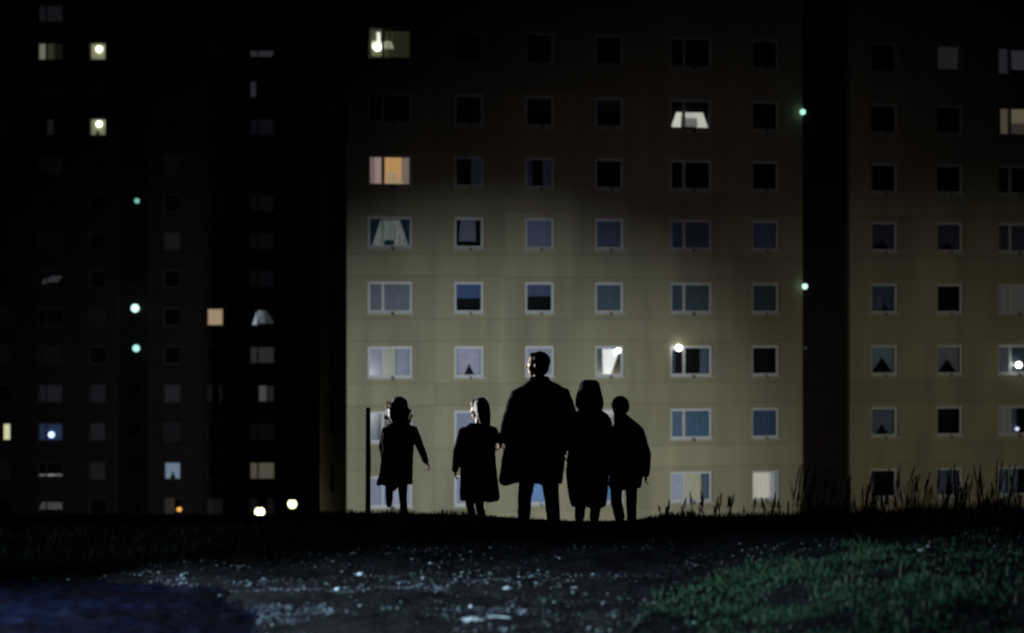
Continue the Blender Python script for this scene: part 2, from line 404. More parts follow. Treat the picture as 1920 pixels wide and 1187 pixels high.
# colours seen on the drapes themselves
WH = (.62, .65, .77); BL = (.19, .26, .35); NV = (.07, .09, .17); TL = (.15, .21, .26); GY = (.30, .35, .40); PU = (.16, .16, .24); IV = (.7, .66, .5); LB = (.48, .54, .66)
A = {  # (row, column) of the lit block; rows counted from the top of the picture
 (0, 0): ('lit window with a glaring bare bulb in its left half', [('span', (.2, .2, .1), .22, (0, .36)), ('span', (.2, .2, .1), .10, (.36, 1)), ('bulb', (1, 1, .86), 7, (.22, .40, .16)), ('quad', (.9, .9, .75), 1.0, (.17, .27, .17, .27, .3, .95)), ('quad', (.8, .85, .55), .35, (.05, .62, .05, .55, .35, .62))]),
 (1, 0): [('pair', NV, 0, .2)], (1, 1): [('pair', NV, 0, .3)], (1, 2): [('blind', NV, 0, .5)], (1, 3): [('blind', PU, 0, .45)],
 (1, 4): ('brightly lit window with cream drapes flaring to the corners', [('quad', (.8, .8, .62), .75, (.0, .26, .14, .29, .02, .6)), ('quad', (.8, .8, .62), .70, (.68, 1, .62, .86, .02, .6)), ('quad', (.8, .8, .66), .62, (.34, .72, .32, .68, .36, .6)), ('quad', (.5, .52, .42), .28, (.36, .72, .34, .70, .06, .4))]),
 (1, 5): [],
 (2, 0): ('window glowing orange behind drawn curtains', [('span', (.42, .33, .26), .42, (0, .13)), ('span', (.5, .38, .30), .62, (.12, .32)), ('span', (.72, .42, .15), .72, (.38, .80)), ('quad', (.75, .55, .30), .5, (.4, .86, .4, .70, 0, .45)), ('span', (.42, .33, .24), .45, (.80, 1))]),
 (2, 1): [('span', BL, .02, (.62, 1)), ('span', NV, 0, (0, .2))], (2, 2): [('span', BL, .02, (.68, 1)), ('span', BL, .01, (0, .25))], (2, 3): [], (2, 4): [], (2, 5): [],
 (3, 0): ('window with pale green drapes falling in a tent shape', [('full', (.04, .09, .15), .02), ('quad', (.5, .58, .48), .15, (.06, .36, .28, .42, .0, .95)), ('quad', (.5, .58, .48), .12, (.34, .66, .36, .64, .22, .95)), ('quad', (.5, .56, .46), .16, (.62, .98, .58, .76, .0, .95))]),
 (3, 1): [('quad', (.28, .28, .4), .03, (.12, .82, .2, .8, .2, 1))], (3, 2): [('full', (.28, .36, .5), .02)], (3, 3): [('full', (.17, .21, .34), .012)], (3, 4): [('full', (.13, .16, .26), .012)], (3, 5): [('full', (.17, .2, .34), .01)],
 (4, 0): [('blind', GY, 0, .97)], (4, 1): [('blind', (.12, .2, .42), 0, .5)], (4, 2): [('blind', (.14, .19, .32), 0, .42)], (4, 3): [('blind', TL, 0, .97)], (4, 4): [('blind', (.12, .20, .24), 0, .97)], (4, 5): [('blind', (.10, .17, .2), 0, .97)],
 (5, 0): [('span', LB, .02, (0, .33)), ('span', (.68, .7, .55), .03, (.36, .66)), ('span', LB, .02, (.68, 1))],
 (5, 1): [('tent', WH, .03, (.18, .42, .55)), ('span', LB, 0, (0, .14))], (5, 2): [('full', WH, 0)],
 (5, 3): ('window with a bright white curtain pulled askew beside a bulb', [('span', (.12, .2, .2), 0, (0, .28)), ('quad', (.85, .85, .78), .72, (.30, .62, .26, 1.0, 0, .96)), ('bulb', (1, .98, .9), 6, (.87, .86, .13))]),
 (5, 4): [('span', BL, 0, (.78, 1)), ('span', (.1, .17, .18), 0, (.0, .12)), ('bulbout', (1, .9, .76), 7, (.17, .93, .145))], (5, 5): [],
 (6, 0): [('span', BL, 0, (0, .2)), ('span', WH, 0, (.5, 1))], (6, 1): [('full', LB, 0)], (6, 2): [('full', LB, 0)], (6, 3): [('full', BL, 0)], (6, 4): [('span', (.2, .3, .42), 0, (0, .32)), ('span', (.15, .27, .40), 0, (.4, 1))], (6, 5): [('full', (.11, .19, .33), 0)],
 (7, 0): [('span', LB, .04, (0, .3)), ('span', (.3, .45, .6), .02, (.3, .55)), ('span', WH, .05, (.55, 1))], (7, 1): [('full', LB, .05)], (7, 2): [('full', (.3, .5, .8), .05)], (7, 3): [('full', (.2, .45, .7), .03)],
 (7, 4): ('window behind drawn whitish curtains', [('span', WH, .05, (0, .33)), ('span', (.72, .70, .5), .08, (.36, .82)), ('span', BL, 0, (.84, 1))]),
 (7, 5): ('brightly lit window with full cream curtains', [('span', (.86, .82, .66), .34, (0, .78)), ('span', (.7, .72, .72), .14, (.78, 1))]),
}
B = {
 (0, 1): ('window lit a faint grey pink', [('quad', (.3, .25, .25), .05, (.05, .95, 0, 1, .15, 1))]), (0, 2): [('span', (.3, .28, .33), .06, (0, .3)), ('quad', (.34, .31, .36), .08, (.42, .9, .38, 1, .2, .95))], (0, 0): [],
 (1, 0): [], (1, 1): [], (1, 2): ('window lit dull yellow behind net', [('span', (.4, .33, .2), .2, (.1, .3)), ('quad', (.45, .38, .22), .26, (.4, 1, .4, 1, .45, 1)), ('quad', (.3, .22, .2), .12, (.4, 1, .4, 1, 0, .45))]),
 (2, 0): [], (2, 1): [], (2, 2): [('pair', NV, 0, .2)],
 (3, 0): [('tent', (.13, .16, .27), 0, (.32, .4, .5))], (3, 1): [('tent', (.14, .14, .25), 0, (.3, .3, .5))], (3, 2): [('full', PU, 0)],
 (4, 0): [('tent', (.13, .18, .33), 0, (.25, .3, .6)), ('quad', BL, 0, (.2, .55, .25, .5, .1, .6))], (4, 1): [], (4, 2): [('full', (.5, .48, .48), .03)],
 (5, 0): [('tent', (.36, .50, .60), 0, (.40, .62, .5))], (5, 1): [('tent', (.40, .44, .52), 0, (.36, .55, .5))], (5, 2): [('span', (.38, .42, .55), .02, (0, .36)), ('span', BL, 0, (.4, 1)), ('bulbout', (.95, 1, .86), 6, (.47, .32, .15))],
 (6, 0): [('tent', (.24, .33, .42), 0, (.25, .4, .5)), ('span', PU, 0, (0, .1))], (6, 1): [], (6, 2): [('span', (.6, .57, .55), .02, (0, .32)), ('span', BL, 0, (.36, .55)), ('bulb', (.8, .85, 1), 1.2, (.55, .2, .09))],
 (7, 0): [('span', PU, 0, (0, .15))], (7, 1): [('span', (.2, .24, .38), 0, (0, .5)), ('quad', (.2, .22, .36), 0, (.75, 1, .5, 1, 0, 1))], (7, 2): [('span', (.3, .4, .62), 0, (0, .25)), ('span', (.24, .33, .5), 0, (.3, .6))],
}
def rowfn(T):
    def g(i, j):
        r = i-1
        if r < 0 or r > 7: return None
        return T.get((r, j), [])
    return g
ROT = R(10.4); AO = (-7.176, 78.7, 0)
ra = empty('apartment_block', AO, 'cream panel apartment block with six window columns, floodlit behind the family', 'apartment block', rz=ROT)
block(ra, [(0, 3.81, .93, True), (3.81, 6.97, 4.73, False), (6.97, 10.14, 7.9, False), (10.14, 13.45, 11.07, False), (13.45, 17.42, 14.53, True), (17.42, 20.73, 18.33, False)], 0, 20.73, rowfn(A), M['panel'], leftwin=True)
rb = empty('apartment_block', AO, 'dimmer cream panel apartment block at the right edge, beyond the dark recess', 'apartment block', rz=ROT)
block(rb, [(22.98, 26.3, 24.02, False), (26.3, 29.4, 27.22, False), (29.4, 33.3, 30.25, True), (33.3, 36.6, 34.3, False)], 22.98, 36.6, lambda i, j: rowfn(B)(i, j) if j < 3 else None, M['panel'])
def stair(root, u0, u1, depth, zs, lamps, m, side=0):
    for i in range(len(zs)-1):
        box('wall_panel', root, u0+.01, u1-.01, depth+random.uniform(-.01, .01), depth+.3, zs[i+1]+.012, zs[i]-.012, m)
        box('stair_window', root, u0+.55, u1-.55, depth-.03, depth-.012, zs[i+1]+.9, zs[i+1]+2.0, M['pane_dark'])
    for ux, zz, r, c, s in lamps:
        l = link('stair_lamp', mesh('stair_lamp', *boxvf(ux-.05, ux+.05, -.14, -.012, zz-.03, zz+.03), M['dark']), root)
        link('bulb', mesh('bulb', *uvs((ux, -.22, zz), r), glow(c, s), True), l)
TEAL = (.42, .95, .72)
rs = empty('stairwell_tower', AO, 'dark recessed stairwell strip between the two cream blocks', 'stairwell', rz=ROT)
stair(rs, 20.73, 22.98, .28, [z+.9 for z in ROWZ]+[-9.9],
      [(20.66, 11.65, .13, TEAL, 1.3), (20.76, 3.74, .13, (.55, .95, .75), 1.5), (20.78, .95, .07, (.4, .5, .45), .05)], M['clad'])
# far dark blocks on the left
CZ = [2.1-(y-605)/25.37+.68 for y in [-117, -46, 25, 96, 167, 238, 310, 381, 452, 523, 594.5, 666, 738, 810, 883, 950]]
def far_blank(): return [('full', (.12, .11, .13), random.choice((.002, .004, .012)))] if random.random() < .35 else []
YL = (1, 1, .62)
CL = {
 (1, 1): [('full', (.3, .28, .32), .03)],
 (2, 1): ('window lit dull yellow in its left part', [('span', (.6, .58, .42), .30, (0, .28)), ('span', (.3, .3, .2), .12, (.36, .62)), ('span', (.2, .2, .15), .04, (.62, 1))]),
 (2, 2): ('window lit yellowish with a bright round lamp', [('full', (.6, .6, .38), .30), ('bulb', (1, 1, .78), 6, (.55, .64, .20))]),
 (4, 2): ('window lit yellowish under a bright round lamp', [('tent', (.6, .62, .4), .25, (.12, .4, .45)), ('bulb', (1, 1, .78), 6, (.55, .68, .19))]),
 (4, 1): [('span', (.3, .28, .32), .03, (.3, .6))],
 (8, 1): [('quad', (.4, .42, .45), .08, (.1, .35, .2, .5, .2, .55)), ('quad', (.4, .42, .45), .06, (.35, .8, .5, 1, .3, .7))],
 (11, 2): [('full', (.25, .2, .25), .012)], (11, 1): [('full', (.25, .25, .3), .02)],
 (12, 0): ('window with a bright yellow strip of light', [('span', (.85, .85, .5), .85, (.55, 1))]),
 (12, 1): ('window with dim blue light and a small white lamp', [('full', (.12, .2, .4), .10), ('bulb', (.6, .85, 1), 2.2, (.52, .34, .22))]),
 (12, 2): [('full', (.25, .22, .25), .015)],
 (13, 1): ('window with a thin glowing strip along its sill', [('quad', (.6, .55, .5), .25, (.0, 1, .0, 1, .16, .28)), ('quad', (.9, .82, .7), .45, (.35, .7, .35, .7, .17, .27))]),
 (13, 2): [('full', (.25, .2, .2), .014)],
 (14, 1): [('quad', (.5, .46, .45), .10, (.0, 1, .1, 1, .3, .75))],
}
CR = {
 (2, 2): [('quad', (.35, .33, .36), .09, (.0, .9, 0, 1, .2, .55))], (3, 2): [('span', (.35, .35, .4), .07, (0, .22))], (4, 2): [('full', (.25, .24, .32), .018)],
 (6, 2): [('full', (.25, .22, .25), .012)], (7, 2): [('full', (.25, .22, .25), .012)], (8, 2): [('full', (.22, .22, .3), .012)], (7, 0): [('full', (.25, .22, .2), .010)],
 (9, 1): ('window glowing plain dull orange', [('full', (.62, .47, .28), .62)]),
 (9, 2): ('window with pale drapes parted into a dark corner', [('quad', (.6, .68, .72), .52, (.06, .34, .28, .40, .0, .9)), ('quad', (.4, .45, .45), .22, (.36, .62, .40, .6, .1, .9)), ('quad', (.3, .34, .34), .1, (.66, 1, .62, .7, .1, .85))]),
 (10, 2): [('full', (.35, .32, .30), .075)], (11, 2): [('span', (.5, .46, .4), .15, (.36, .66)), ('span', (.3, .28, .27), .05, (.66, 1))],
 (11, 0): [('full', (.25, .22, .25), .02)], (11, 1): [('pair', (.25, .22, .25), .02, .3)], (12, 2): [('full', (.25, .22, .27), .012)],
 (13, 0): ('window lit blue grey with a dark gap low in the curtain', [('tent', (.42, .55, .66), .36, (.16, .5, .5))]),
 (13, 2): ('window glowing plain dull olive', [('full', (.42, .38, .26), .20)]),
 (14, 0): [('span', (.3, .25, .2), .05, (0, .6))], (14, 1): [('full', (.3, .26, .26), .02)], (14, 2): [('pair', (.3, .26, .28), .02, .3)],
}
def farfn(T):
    def g(i, j):
        r = i-1
        return T.get((r, j), far_blank()) if 0 <= r <= 14 else None
    return g
X = lambda px: (px-960)/25.37
rc = empty('apartment_block', (0, 134, 0), 'unlit dark apartment block at the far left with two yellow lamps in its upper windows', 'apartment block')
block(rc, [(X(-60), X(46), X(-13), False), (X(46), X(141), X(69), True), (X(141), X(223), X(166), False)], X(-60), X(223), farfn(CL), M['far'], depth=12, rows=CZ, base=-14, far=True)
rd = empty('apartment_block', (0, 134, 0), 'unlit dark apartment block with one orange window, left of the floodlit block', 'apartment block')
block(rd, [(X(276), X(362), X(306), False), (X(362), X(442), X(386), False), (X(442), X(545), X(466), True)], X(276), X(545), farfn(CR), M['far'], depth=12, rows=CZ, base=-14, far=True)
re_ = empty('stairwell_tower', (0, 134, 0), 'dark stairwell strip with three teal lamps between the far blocks', 'stairwell')
ZC = lambda py: 2.1-(py-605)/25.37
stair(re_, X(223), X(276), .5, [z+.9 for z in CZ]+[-14.3], [(X(258), ZC(377), .19, (.3, .8, .72), .65), (X(254.5), ZC(578), .30, (.6, 1, .86), 1.6), (X(256.5), ZC(653), .26, (.45, .95, .8), 1.2)], M['clad'])

# ------------------------------------------------------------------ small globe lamps in front of the far blocks
def globe_lamp(px, py, Y, r, col, s, label):
    k = 3400/Y; x = (px-960)/k; z = 2.1-(py-605)/k; g = tz(x, Y)
    o = empty('street_lamp', (x, Y, g), label, 'street lamp', 'globe lamps by the far blocks')
    link('post', mesh('post', *tube((0, 0, -.05), (0, 0, z-g-r*1.05), .06, .04, 10), M['dark'], True), o)
    link('base', mesh('base', *tube((0, 0, 0), (0, 0, .5), .11, .09, 10), M['dark'], True), o)
    link('globe', mesh('globe', *uvs((0, 0, z-g), r), glow(col, s), True), o)
    l = bpy.data.lights.new('globe_light', 'POINT'); l.energy = 500*s; l.color = col; l.shadow_soft_size = r
    lo = link('globe_light', l, o, (0, 0, z-g)); lo.visible_camera = False
    link('cap', mesh('cap', *tube((0, 0, z-g+r*.9), (0, 0, z-g+r*1.1), r*.5, r*.2, 10), M['dark'], True), o)
globe_lamp(548, 945, 96, .24, (1, .9, .5), 3.0, 'globe lamp glowing yellow, the right one of the pair left of the floodlit block')
globe_lamp(487, 960, 112, .31, (1, .95, .58), 3.2, 'globe lamp glowing yellow, low at the crest line below the olive window')
globe_lamp(336, 955, 114, .16, (1, .5, .12), 1.0, 'small orange lamp at the crest line below the blue grey window')

# ------------------------------------------------------------------ people
PY = 18.9; PXM = 3400/PY
def pz(py): return 2.1-(py-605)/PXM
def px_(p): return (p-960)/PXM
def P(x, y, d=0): return (px_(x), d, pz(y))
K = 1/PXM
def sec(py, x0, x1, ry, cy=0): return (px_((x0+x1)/2), cy, pz(py), (x1-x0)/2*K, ry)
def limb(pts, rs):
    out = []
    for i in range(len(pts)-1): out.append(tube(pts[i], pts[i+1], rs[i], rs[i+1]))
    return out
def hand(wrist, direc, size=1, inward=1):
    """palm, four unequal curled fingers and a thumb"""
    d = Vector(direc).normalized(); w = Vector(wrist); side = Vector((0, 1, 0)); nrm = d.cross(side).normalized()*inward
    L_ = .085*size; out = []
    for k in (-1, 0, 1): out.append(tube(w+side*k*.018*size, w+d*L_+side*k*.026*size, .014*size, .0125*size, 8))
    for i, (off, ln) in enumerate([(-.036, .058), (-.012, .072), (.012, .076), (.036, .068)]):
        a = w+d*L_*.92+side*off*size; m1 = a+(d*.85+nrm*.35).normalized()*ln*.5*size; e = m1+(d*.5+nrm*.85).normalized()*ln*.5*size
        out += [tube(a, m1, .0095*size, .009*size, 8), tube(m1, e, .009*size, .008*size, 8)]
    t0 = w+d*.025*size+side*.03*size; t1 = t0+(d*.6+side*.7+nrm*.3).normalized()*.04*size; t2 = t1+(d*.9+nrm*.5).normalized()*.03*size
    out += [tube(t0, t1, .012*size, .0105*size, 8), tube(t1, t2, .0105*size, .009*size, 8)]
    return out
def head(c, hh, yaw):
    """skull, jaw, brow, nose, lips, ears; faces +y (away from the camera), yaw turns it left"""
    s = hh/.24; Mx = Matrix.Rotation(yaw, 3, 'Z'); c = Vector(c); parts = []
    secs = [(0, .045, -.118, .022, .028), (0, .038, -.105, .038, .045), (0, .022, -.075, .055, .075), (0, .012, -.04, .066, .088), (0, .004, 0, .072, .096), (0, 0, .04, .075, .099), (0, -.004, .075, .068, .090), (0, -.006, .10, .048, .066), (0, -.006, .118, .018, .028)]
    parts.append(loft([tuple(q*s for q in x) for x in secs], 24, 2.05))
    parts.append(tube((0, .095*s, .022*s), (0, .118*s, -.022*s), .010*s, .0155*s, 8))          # nose
    for k in (-1, 1):
        parts.append(tube((k*.012*s, .104*s, -.026*s), (k*.012*s, .106*s, -.027*s), .009*s, .009*s, 8))
        parts.append(tube((k*.018*s, .088*s, .03*s), (k*.046*s, .076*s, .028*s), .010*s, .009*s, 8))   # brow
        parts.append(uvs((k*.029*s, .080*s, .012*s), .0125*s, 10, 7))                             # eye
        parts.append(uvs((k*.077*s, -.008*s, .0), .03*s, 10, 8, (.35, .6, 1)))                    # ear
        parts.append(uvs((k*.040*s, .064*s, -.028*s), .024*s, 10, 8))                             # cheek
    parts.append(tube((-.018*s, .089*s, -.052*s), (.018*s, .089*s, -.052*s), .008*s, .008*s, 8)); parts.append(tube((-.015*s, .087*s, -.063*s), (.015*s, .087*s, -.063*s), .008*s, .008*s, 8))
    parts.append(uvs((0, .068*s, -.098*s), .02*s, 10, 8))                                         # chin
    return [([tuple(c+Mx @ Vector(p)) for p in v], f) for v, f in parts]
def rotz(parts, c, yaw):
    Mx = Matrix.Rotation(yaw, 3, 'Z'); c = Vector(c)
    return [([tuple(c+Mx @ Vector(p)) for p in v], f) for v, f in parts]
def shoe(name, ank, direc, L_, m, o, pitch=0):
    a = Vector(ank); d = Vector(direc).normalized()
    heel = a-d*L_*.22+Vector((0, 0, -.045+.0)); toe = a+d*L_*.7+Vector((0, 0, -.055+pitch))
    fused(name, [tube(heel, a+d*L_*.25+Vector((0, 0, -.04+pitch*.4)), .038, .04, 10), tube(a+d*L_*.25+Vector((0, 0, -.042+pitch*.4)), toe, .04, .03, 10), tube(a+Vector((0, 0, .05)), a+Vector((0, 0, -.03)), .042, .042, 10)], m, o, .009, 3)
def hairtuft(c, R_, n, m, o, name='hair_strands'):
    parts = []
    for i in range(n):
        a = random.uniform(0, 6.28); b_ = random.uniform(-.6, .9)
        p = Vector((math.cos(a)*math.cos(b_)*R_[0], math.sin(a)*math.cos(b_)*R_[1], math.sin(b_)*R_[2]))+Vector(c)
        q = p+Vector((math.cos(a)*.02, math.sin(a)*.02, random.uniform(-.05, .0)))
        parts.append(tube(p, q, .006, .002, 5, False))
    return tag(link(name, mesh(name, *joinvf(parts), m, True), o), kind='stuff')

# --- man
o = empty('person', (0, PY, 0), 'tall man in a long black overcoat seen from behind, head turned left', 'person')
hc = P(1009, 685, .02); yaw = R(68)
body = head(hc, .262, yaw)+[tube(P(1011, 725), P(1010, 697, .01), .068, .060)]
body += [loft([sec(905, 985, 1042, .11), sec(850, 978, 1044, .12), sec(790, 980, 1042, .11), sec(745, 974, 1048, .11), sec(722, 990, 1036, .08)])]
body += limb([P(973, 742), P(951, 792, .02), P(939, 826, .05)], [.05, .04, .028])+hand(P(939, 826, .05), (px_(937)-px_(939), .02, -.05), 1.0, -1)
body += limb([P(1051, 740), P(1070, 790, .02), P(1062, 842, .06)], [.05, .04, .028])+hand(P(1062, 842, .06), (-.02, .03, -.06), 1.0, 1)
body += limb([P(992, 880), P(986, 930, .06), P(984, 966, .05)], [.085, .06, .042])+limb([P(1030, 880), P(1033, 930, -.03), P(1036, 966, -.06)], [.085, .06, .042])
fused('body', body, M['skin'], o, .007, 2)
coat = [loft([sec(907, 936, 1054, .19), sec(899, 935, 1055, .195), sec(870, 940, 1058, .185), sec(835, 946, 1060, .175), sec(795, 953, 1064, .165), sec(765, 957, 1066, .165), sec(743, 958, 1066, .155), sec(729, 966, 1061, .13), sec(720, 982, 1046, .10), sec(712, 993, 1030, .08)])]
coat += limb([P(970, 743), P(952, 790, .02), P(941, 824, .04)], [.082, .068, .052])+limb([P(1055, 741), P(1074, 788, .02), P(1064, 836, .05)], [.078, .066, .052])
coat += [loft([sec(716, 991, 1032, .075, .0), sec(706, 994, 1030, .07, .005)])]
fused('overcoat', coat, M['wool'], o, .010, 3, ripple=.016)
fused('trousers', limb([P(990, 885), P(985, 930, .06), P(984, 968, .05)], [.098, .078, .07])+limb([P(1031, 885), P(1034, 930, -.03), P(1037, 968, -.06)], [.098, .078, .07]), M['wool2'], o, .010, 2, ripple=.009)
shoe('shoe', P(983, 975, .05), (-.1, 1, 0), .28, M['leather'], o); shoe('shoe', P(1038, 975, -.06), (.15, 1, 0), .28, M['leather'], o)
s = .262/.24
hr = [uvs((0, -.02*s, .035*s), .1*s, 18, 12, (.86, 1.02, .98)), uvs((0, -.05*s, -.02*s), .075*s, 14, 10, (.95, .8, .9)), uvs((0, .05*s, .09*s), .05*s, 12, 8, (1.1, .8, .6))]
fused('hair', rotz(hr, hc, yaw), M['hair'], o, .008, 2, ripple=.009)

# --- girl next to the man
o = empty('person', (0, PY, 0), 'long haired girl in a dark coat holding the tall man\'s left hand', 'person')
hc = P(899, 768, .02); yaw = R(52)
body = head(hc, .225, yaw)+[tube(P(899, 800), P(899, 782), .045, .042)]
body += [loft([sec(930, 872, 926, .09), sec(880, 874, 922, .09), sec(830, 868, 926, .085), sec(803, 874, 922, .07)])]
body += limb([P(868, 808), P(857, 846), P(853, 882, .03)], [.037, .03, .02])+hand(P(853, 882, .03), (0, .01, -.06), .72, 1)
body += limb([P(925, 808), P(934, 824, .01), P(938, 832, .04)], [.036, .03, .022])+hand(P(937, 829, .05), (.01, .03, -.05), .72, 1)
body += limb([P(884, 925), P(881, 945, .03), P(884, 966, .02)], [.06, .042, .03])+limb([P(899, 925), P(899, 945, -.03), P(902, 968, -.05)], [.06, .042, .03])
fused('body', body, M['skin'], o, .007, 2)
coat = [loft([sec(937, 864, 938, .16), sec(930, 864, 938, .165), sec(905, 863, 934, .15), sec(880, 863, 931, .14), sec(850, 862, 929, .125), sec(825, 862, 931, .12), sec(808, 864, 930, .11), sec(800, 872, 924, .09), sec(793, 882, 916, .07)])]
coat += limb([P(868, 809), P(857, 846), P(853, 880, .03)], [.052, .046, .038])+limb([P(925, 808), P(934, 822, .01), P(937, 829, .04)], [.05, .044, .038])
fused('coat', coat, M['wool'], o, .009, 3, ripple=.013)
fused('stockings', limb([P(884, 922), P(881, 945, .03), P(884, 963, .02)], [.066, .048, .036])+limb([P(899, 922), P(899, 945, -.03), P(902, 966, -.05)], [.066, .048, .036]), M['wool2'], o, .008, 2)
shoe('shoe', P(884, 966, .02), (-.1, 1, 0), .2, M['leather'], o); shoe('shoe', P(903, 968, -.05), (.1, 1, 0), .2, M['leather'], o)
s = .225/.24
hr = [uvs((0, -.02*s, .035*s), .1*s, 18, 12, (.9, 1.0, .98)), uvs((0, .035*s, .06*s), .085*s, 14, 10, (.98, .92, .7)), uvs((.05*s, .0, 0), .07*s, 12, 10, (.7, 1, 1.1))]
hr = rotz(hr, hc, yaw)+[loft([sec(802, 905, 918, .05, -.07), sec(794, 898, 920, .06, -.065), sec(782, 892, 921, .08, -.06), sec(768, 890, 920, .10, -.04), sec(756, 889, 917, .10, -.02), sec(749, 892, 912, .09, -.02), sec(745, 897, 907, .05, -.02)])]
fused('hair', hr, M['hair'], o, .008, 3, ripple=.009)

# --- small girl on the left
o = empty('person', (0, PY, 0), 'small girl in a flared dark coat walking by the black post, arm held out', 'person')
hc = P(748, 765, .02); yaw = R(15)
body = head(hc, .215, yaw)+[tube(P(748, 796), P(748, 778), .045, .042)]
body += [loft([sec(900, 722, 768, .085), sec(860, 724, 766, .08), sec(825, 724, 768, .08), sec(800, 728, 766, .07)])]
body += limb([P(722, 806), P(717, 838, .04), P(722, 866, .12)], [.034, .028, .02])+hand(P(722, 866, .12), (.01, .03, -.05), .68, -1)
body += limb([P(777, 806), P(789, 838), P(800, 868)], [.034, .028, .02])+hand(P(800, 866), (.03, 0, -.06), .68, -1)
body += limb([P(755, 895), P(755, 925, .02), P(757, 955, -.02)], [.055, .04, .03])+limb([P(738, 890), P(736, 914, .17), P(733, 916, -.14)], [.055, .042, .03])
fused('body', body, M['skin'], o, .007, 2)
coat = [loft([sec(909, 708, 773, .145), sec(903, 708, 774, .15), sec(885, 713, 774, .135), sec(860, 715, 774, .125), sec(830, 715, 775, .115), sec(810, 717, 777, .11), sec(800, 722, 774, .095), sec(792, 732, 765, .075), sec(786, 736, 760, .06)])]
coat += limb([P(724, 808), P(718, 838, .03), P(721, 864, .10)], [.05, .044, .036])+limb([P(775, 807), P(788, 838), P(798, 864)], [.048, .042, .034])
fused('coat', coat, M['wool2'], o, .009, 3, ripple=.013)
fused('stockings', limb([P(755, 895), P(755, 925, .02), P(757, 953, -.02)], [.06, .046, .036])+limb([P(738, 890), P(736, 914, .17), P(733, 916, -.13)], [.06, .048, .036]), M['wool'], o, .008, 2)
shoe('shoe', P(757, 957, -.02), (.12, 1, 0), .2, M['leather'], o, -.0); shoe('shoe', P(732, 917, -.16), (0, -.35, -1), .14, M['leather'], o)
s = .215/.24
hr = rotz([uvs((0, -.025*s, .03*s), .105*s, 18, 12, (.98, 1.0, 1.0))], hc, yaw)+[loft([sec(792, 734, 764, .06, -.05), sec(780, 728, 768, .09, -.04), sec(765, 727, 769, .1, -.02)])]
fused('hair', hr, M['hair'], o, .008, 3, ripple=.009)
hairtuft(P(732, 765, .03), (.04, .05, .09), 110, M['fair'], o)
hairtuft(P(764, 775, .04), (.03, .05, .05), 60, M['fair'], o)
fused('lit_collar', [tube(P(722, 783, .05), P(734, 786, .05), .022, .03, 8), tube(P(732, 790, .04), P(766, 790, .04), .03, .03, 10), tube(P(764, 787, .05), P(771, 781, .06), .028, .018, 8)], M['lit_collar'], o, .007, 2)  # pale cloth made up to stand in for light caught on the collar

# --- bobbed figure in a flat topped hat
o = empty('person', (0, PY, 0), 'bobbed figure in a flat topped hat and long coat, close beside the tall man', 'person')
hc = P(1105, 748, .02); yaw = R(-8)
body = head(hc, .235, yaw)+[tube(P(1106, 785), P(1105, 765), .05, .045)]
body += [loft([sec(940, 1078, 1132, .09), sec(880, 1076, 1134, .095), sec(820, 1076, 1136, .09), sec(785, 1080, 1132, .075)])]
body += limb([P(1077, 790), P(1073, 840, .03), P(1076, 880, .1)], [.042, .034, .024])+hand(P(1076, 878, .1), (0, .02, -.06), .85, -1)
body += limb([P(1138, 790), P(1142, 840, .05), P(1136, 876, .1)], [.042, .034, .024])+hand(P(1136, 874, .1), (0, .02, -.06), .85, 1)
body += limb([P(1092, 930), P(1088, 955, .04), P(1087, 972, .03)], [.06, .045, .035])+limb([P(1118, 930), P(1116, 955, -.03), P(1114, 972, -.05)], [.06, .045, .035])
fused('body', body, M['skin'], o, .007, 2)
coat = [loft([sec(949, 1072, 1136, .15), sec(942, 1069, 1139, .16), sec(915, 1064, 1142, .155), sec(885, 1061, 1143, .145), sec(850, 1064, 1143, .14), sec(815, 1067, 1146, .135), sec(790, 1070, 1146, .125), sec(777, 1075, 1140, .11), sec(768, 1086, 1128, .085), sec(762, 1092, 1120, .07)])]
coat += limb([P(1077, 790), P(1074, 840, .03), P(1077, 876, .08)], [.055, .05, .04])+limb([P(1138, 790), P(1142, 840, .04), P(1136, 872, .08)], [.055, .05, .04])
fused('coat', coat, M['wool'], o, .009, 3, ripple=.013)
fused('stockings', limb([P(1090, 935), P(1088, 955, .04), P(1087, 970, .03)], [.068, .056, .052])+limb([P(1117, 935), P(1116, 955, -.03), P(1114, 970, -.05)], [.068, .056, .052]), M['wool2'], o, .008, 2)
shoe('shoe', P(1087, 973, .03), (-.1, 1, 0), .23, M['leather'], o); shoe('shoe', P(1114, 973, -.05), (.1, 1, 0), .23, M['leather'], o)
fused('hair', [loft([sec(768, 1084, 1129, .10, -.01), sec(760, 1079, 1131, .12, -.01), sec(748, 1079, 1131, .125, 0), sec(738, 1081, 1128, .12, 0)])], M['hair'], o, .008, 3, ripple=.009)
fused('hat', [loft([sec(745, 1080, 1129, .13), sec(737, 1081, 1128, .13), sec(728, 1084, 1126, .12), sec(720, 1086, 1124, .108), sec(715, 1089, 1121, .09), sec(712.5, 1094, 1116, .06)])], M['wool2'], o, .008, 5, ripple=.006)

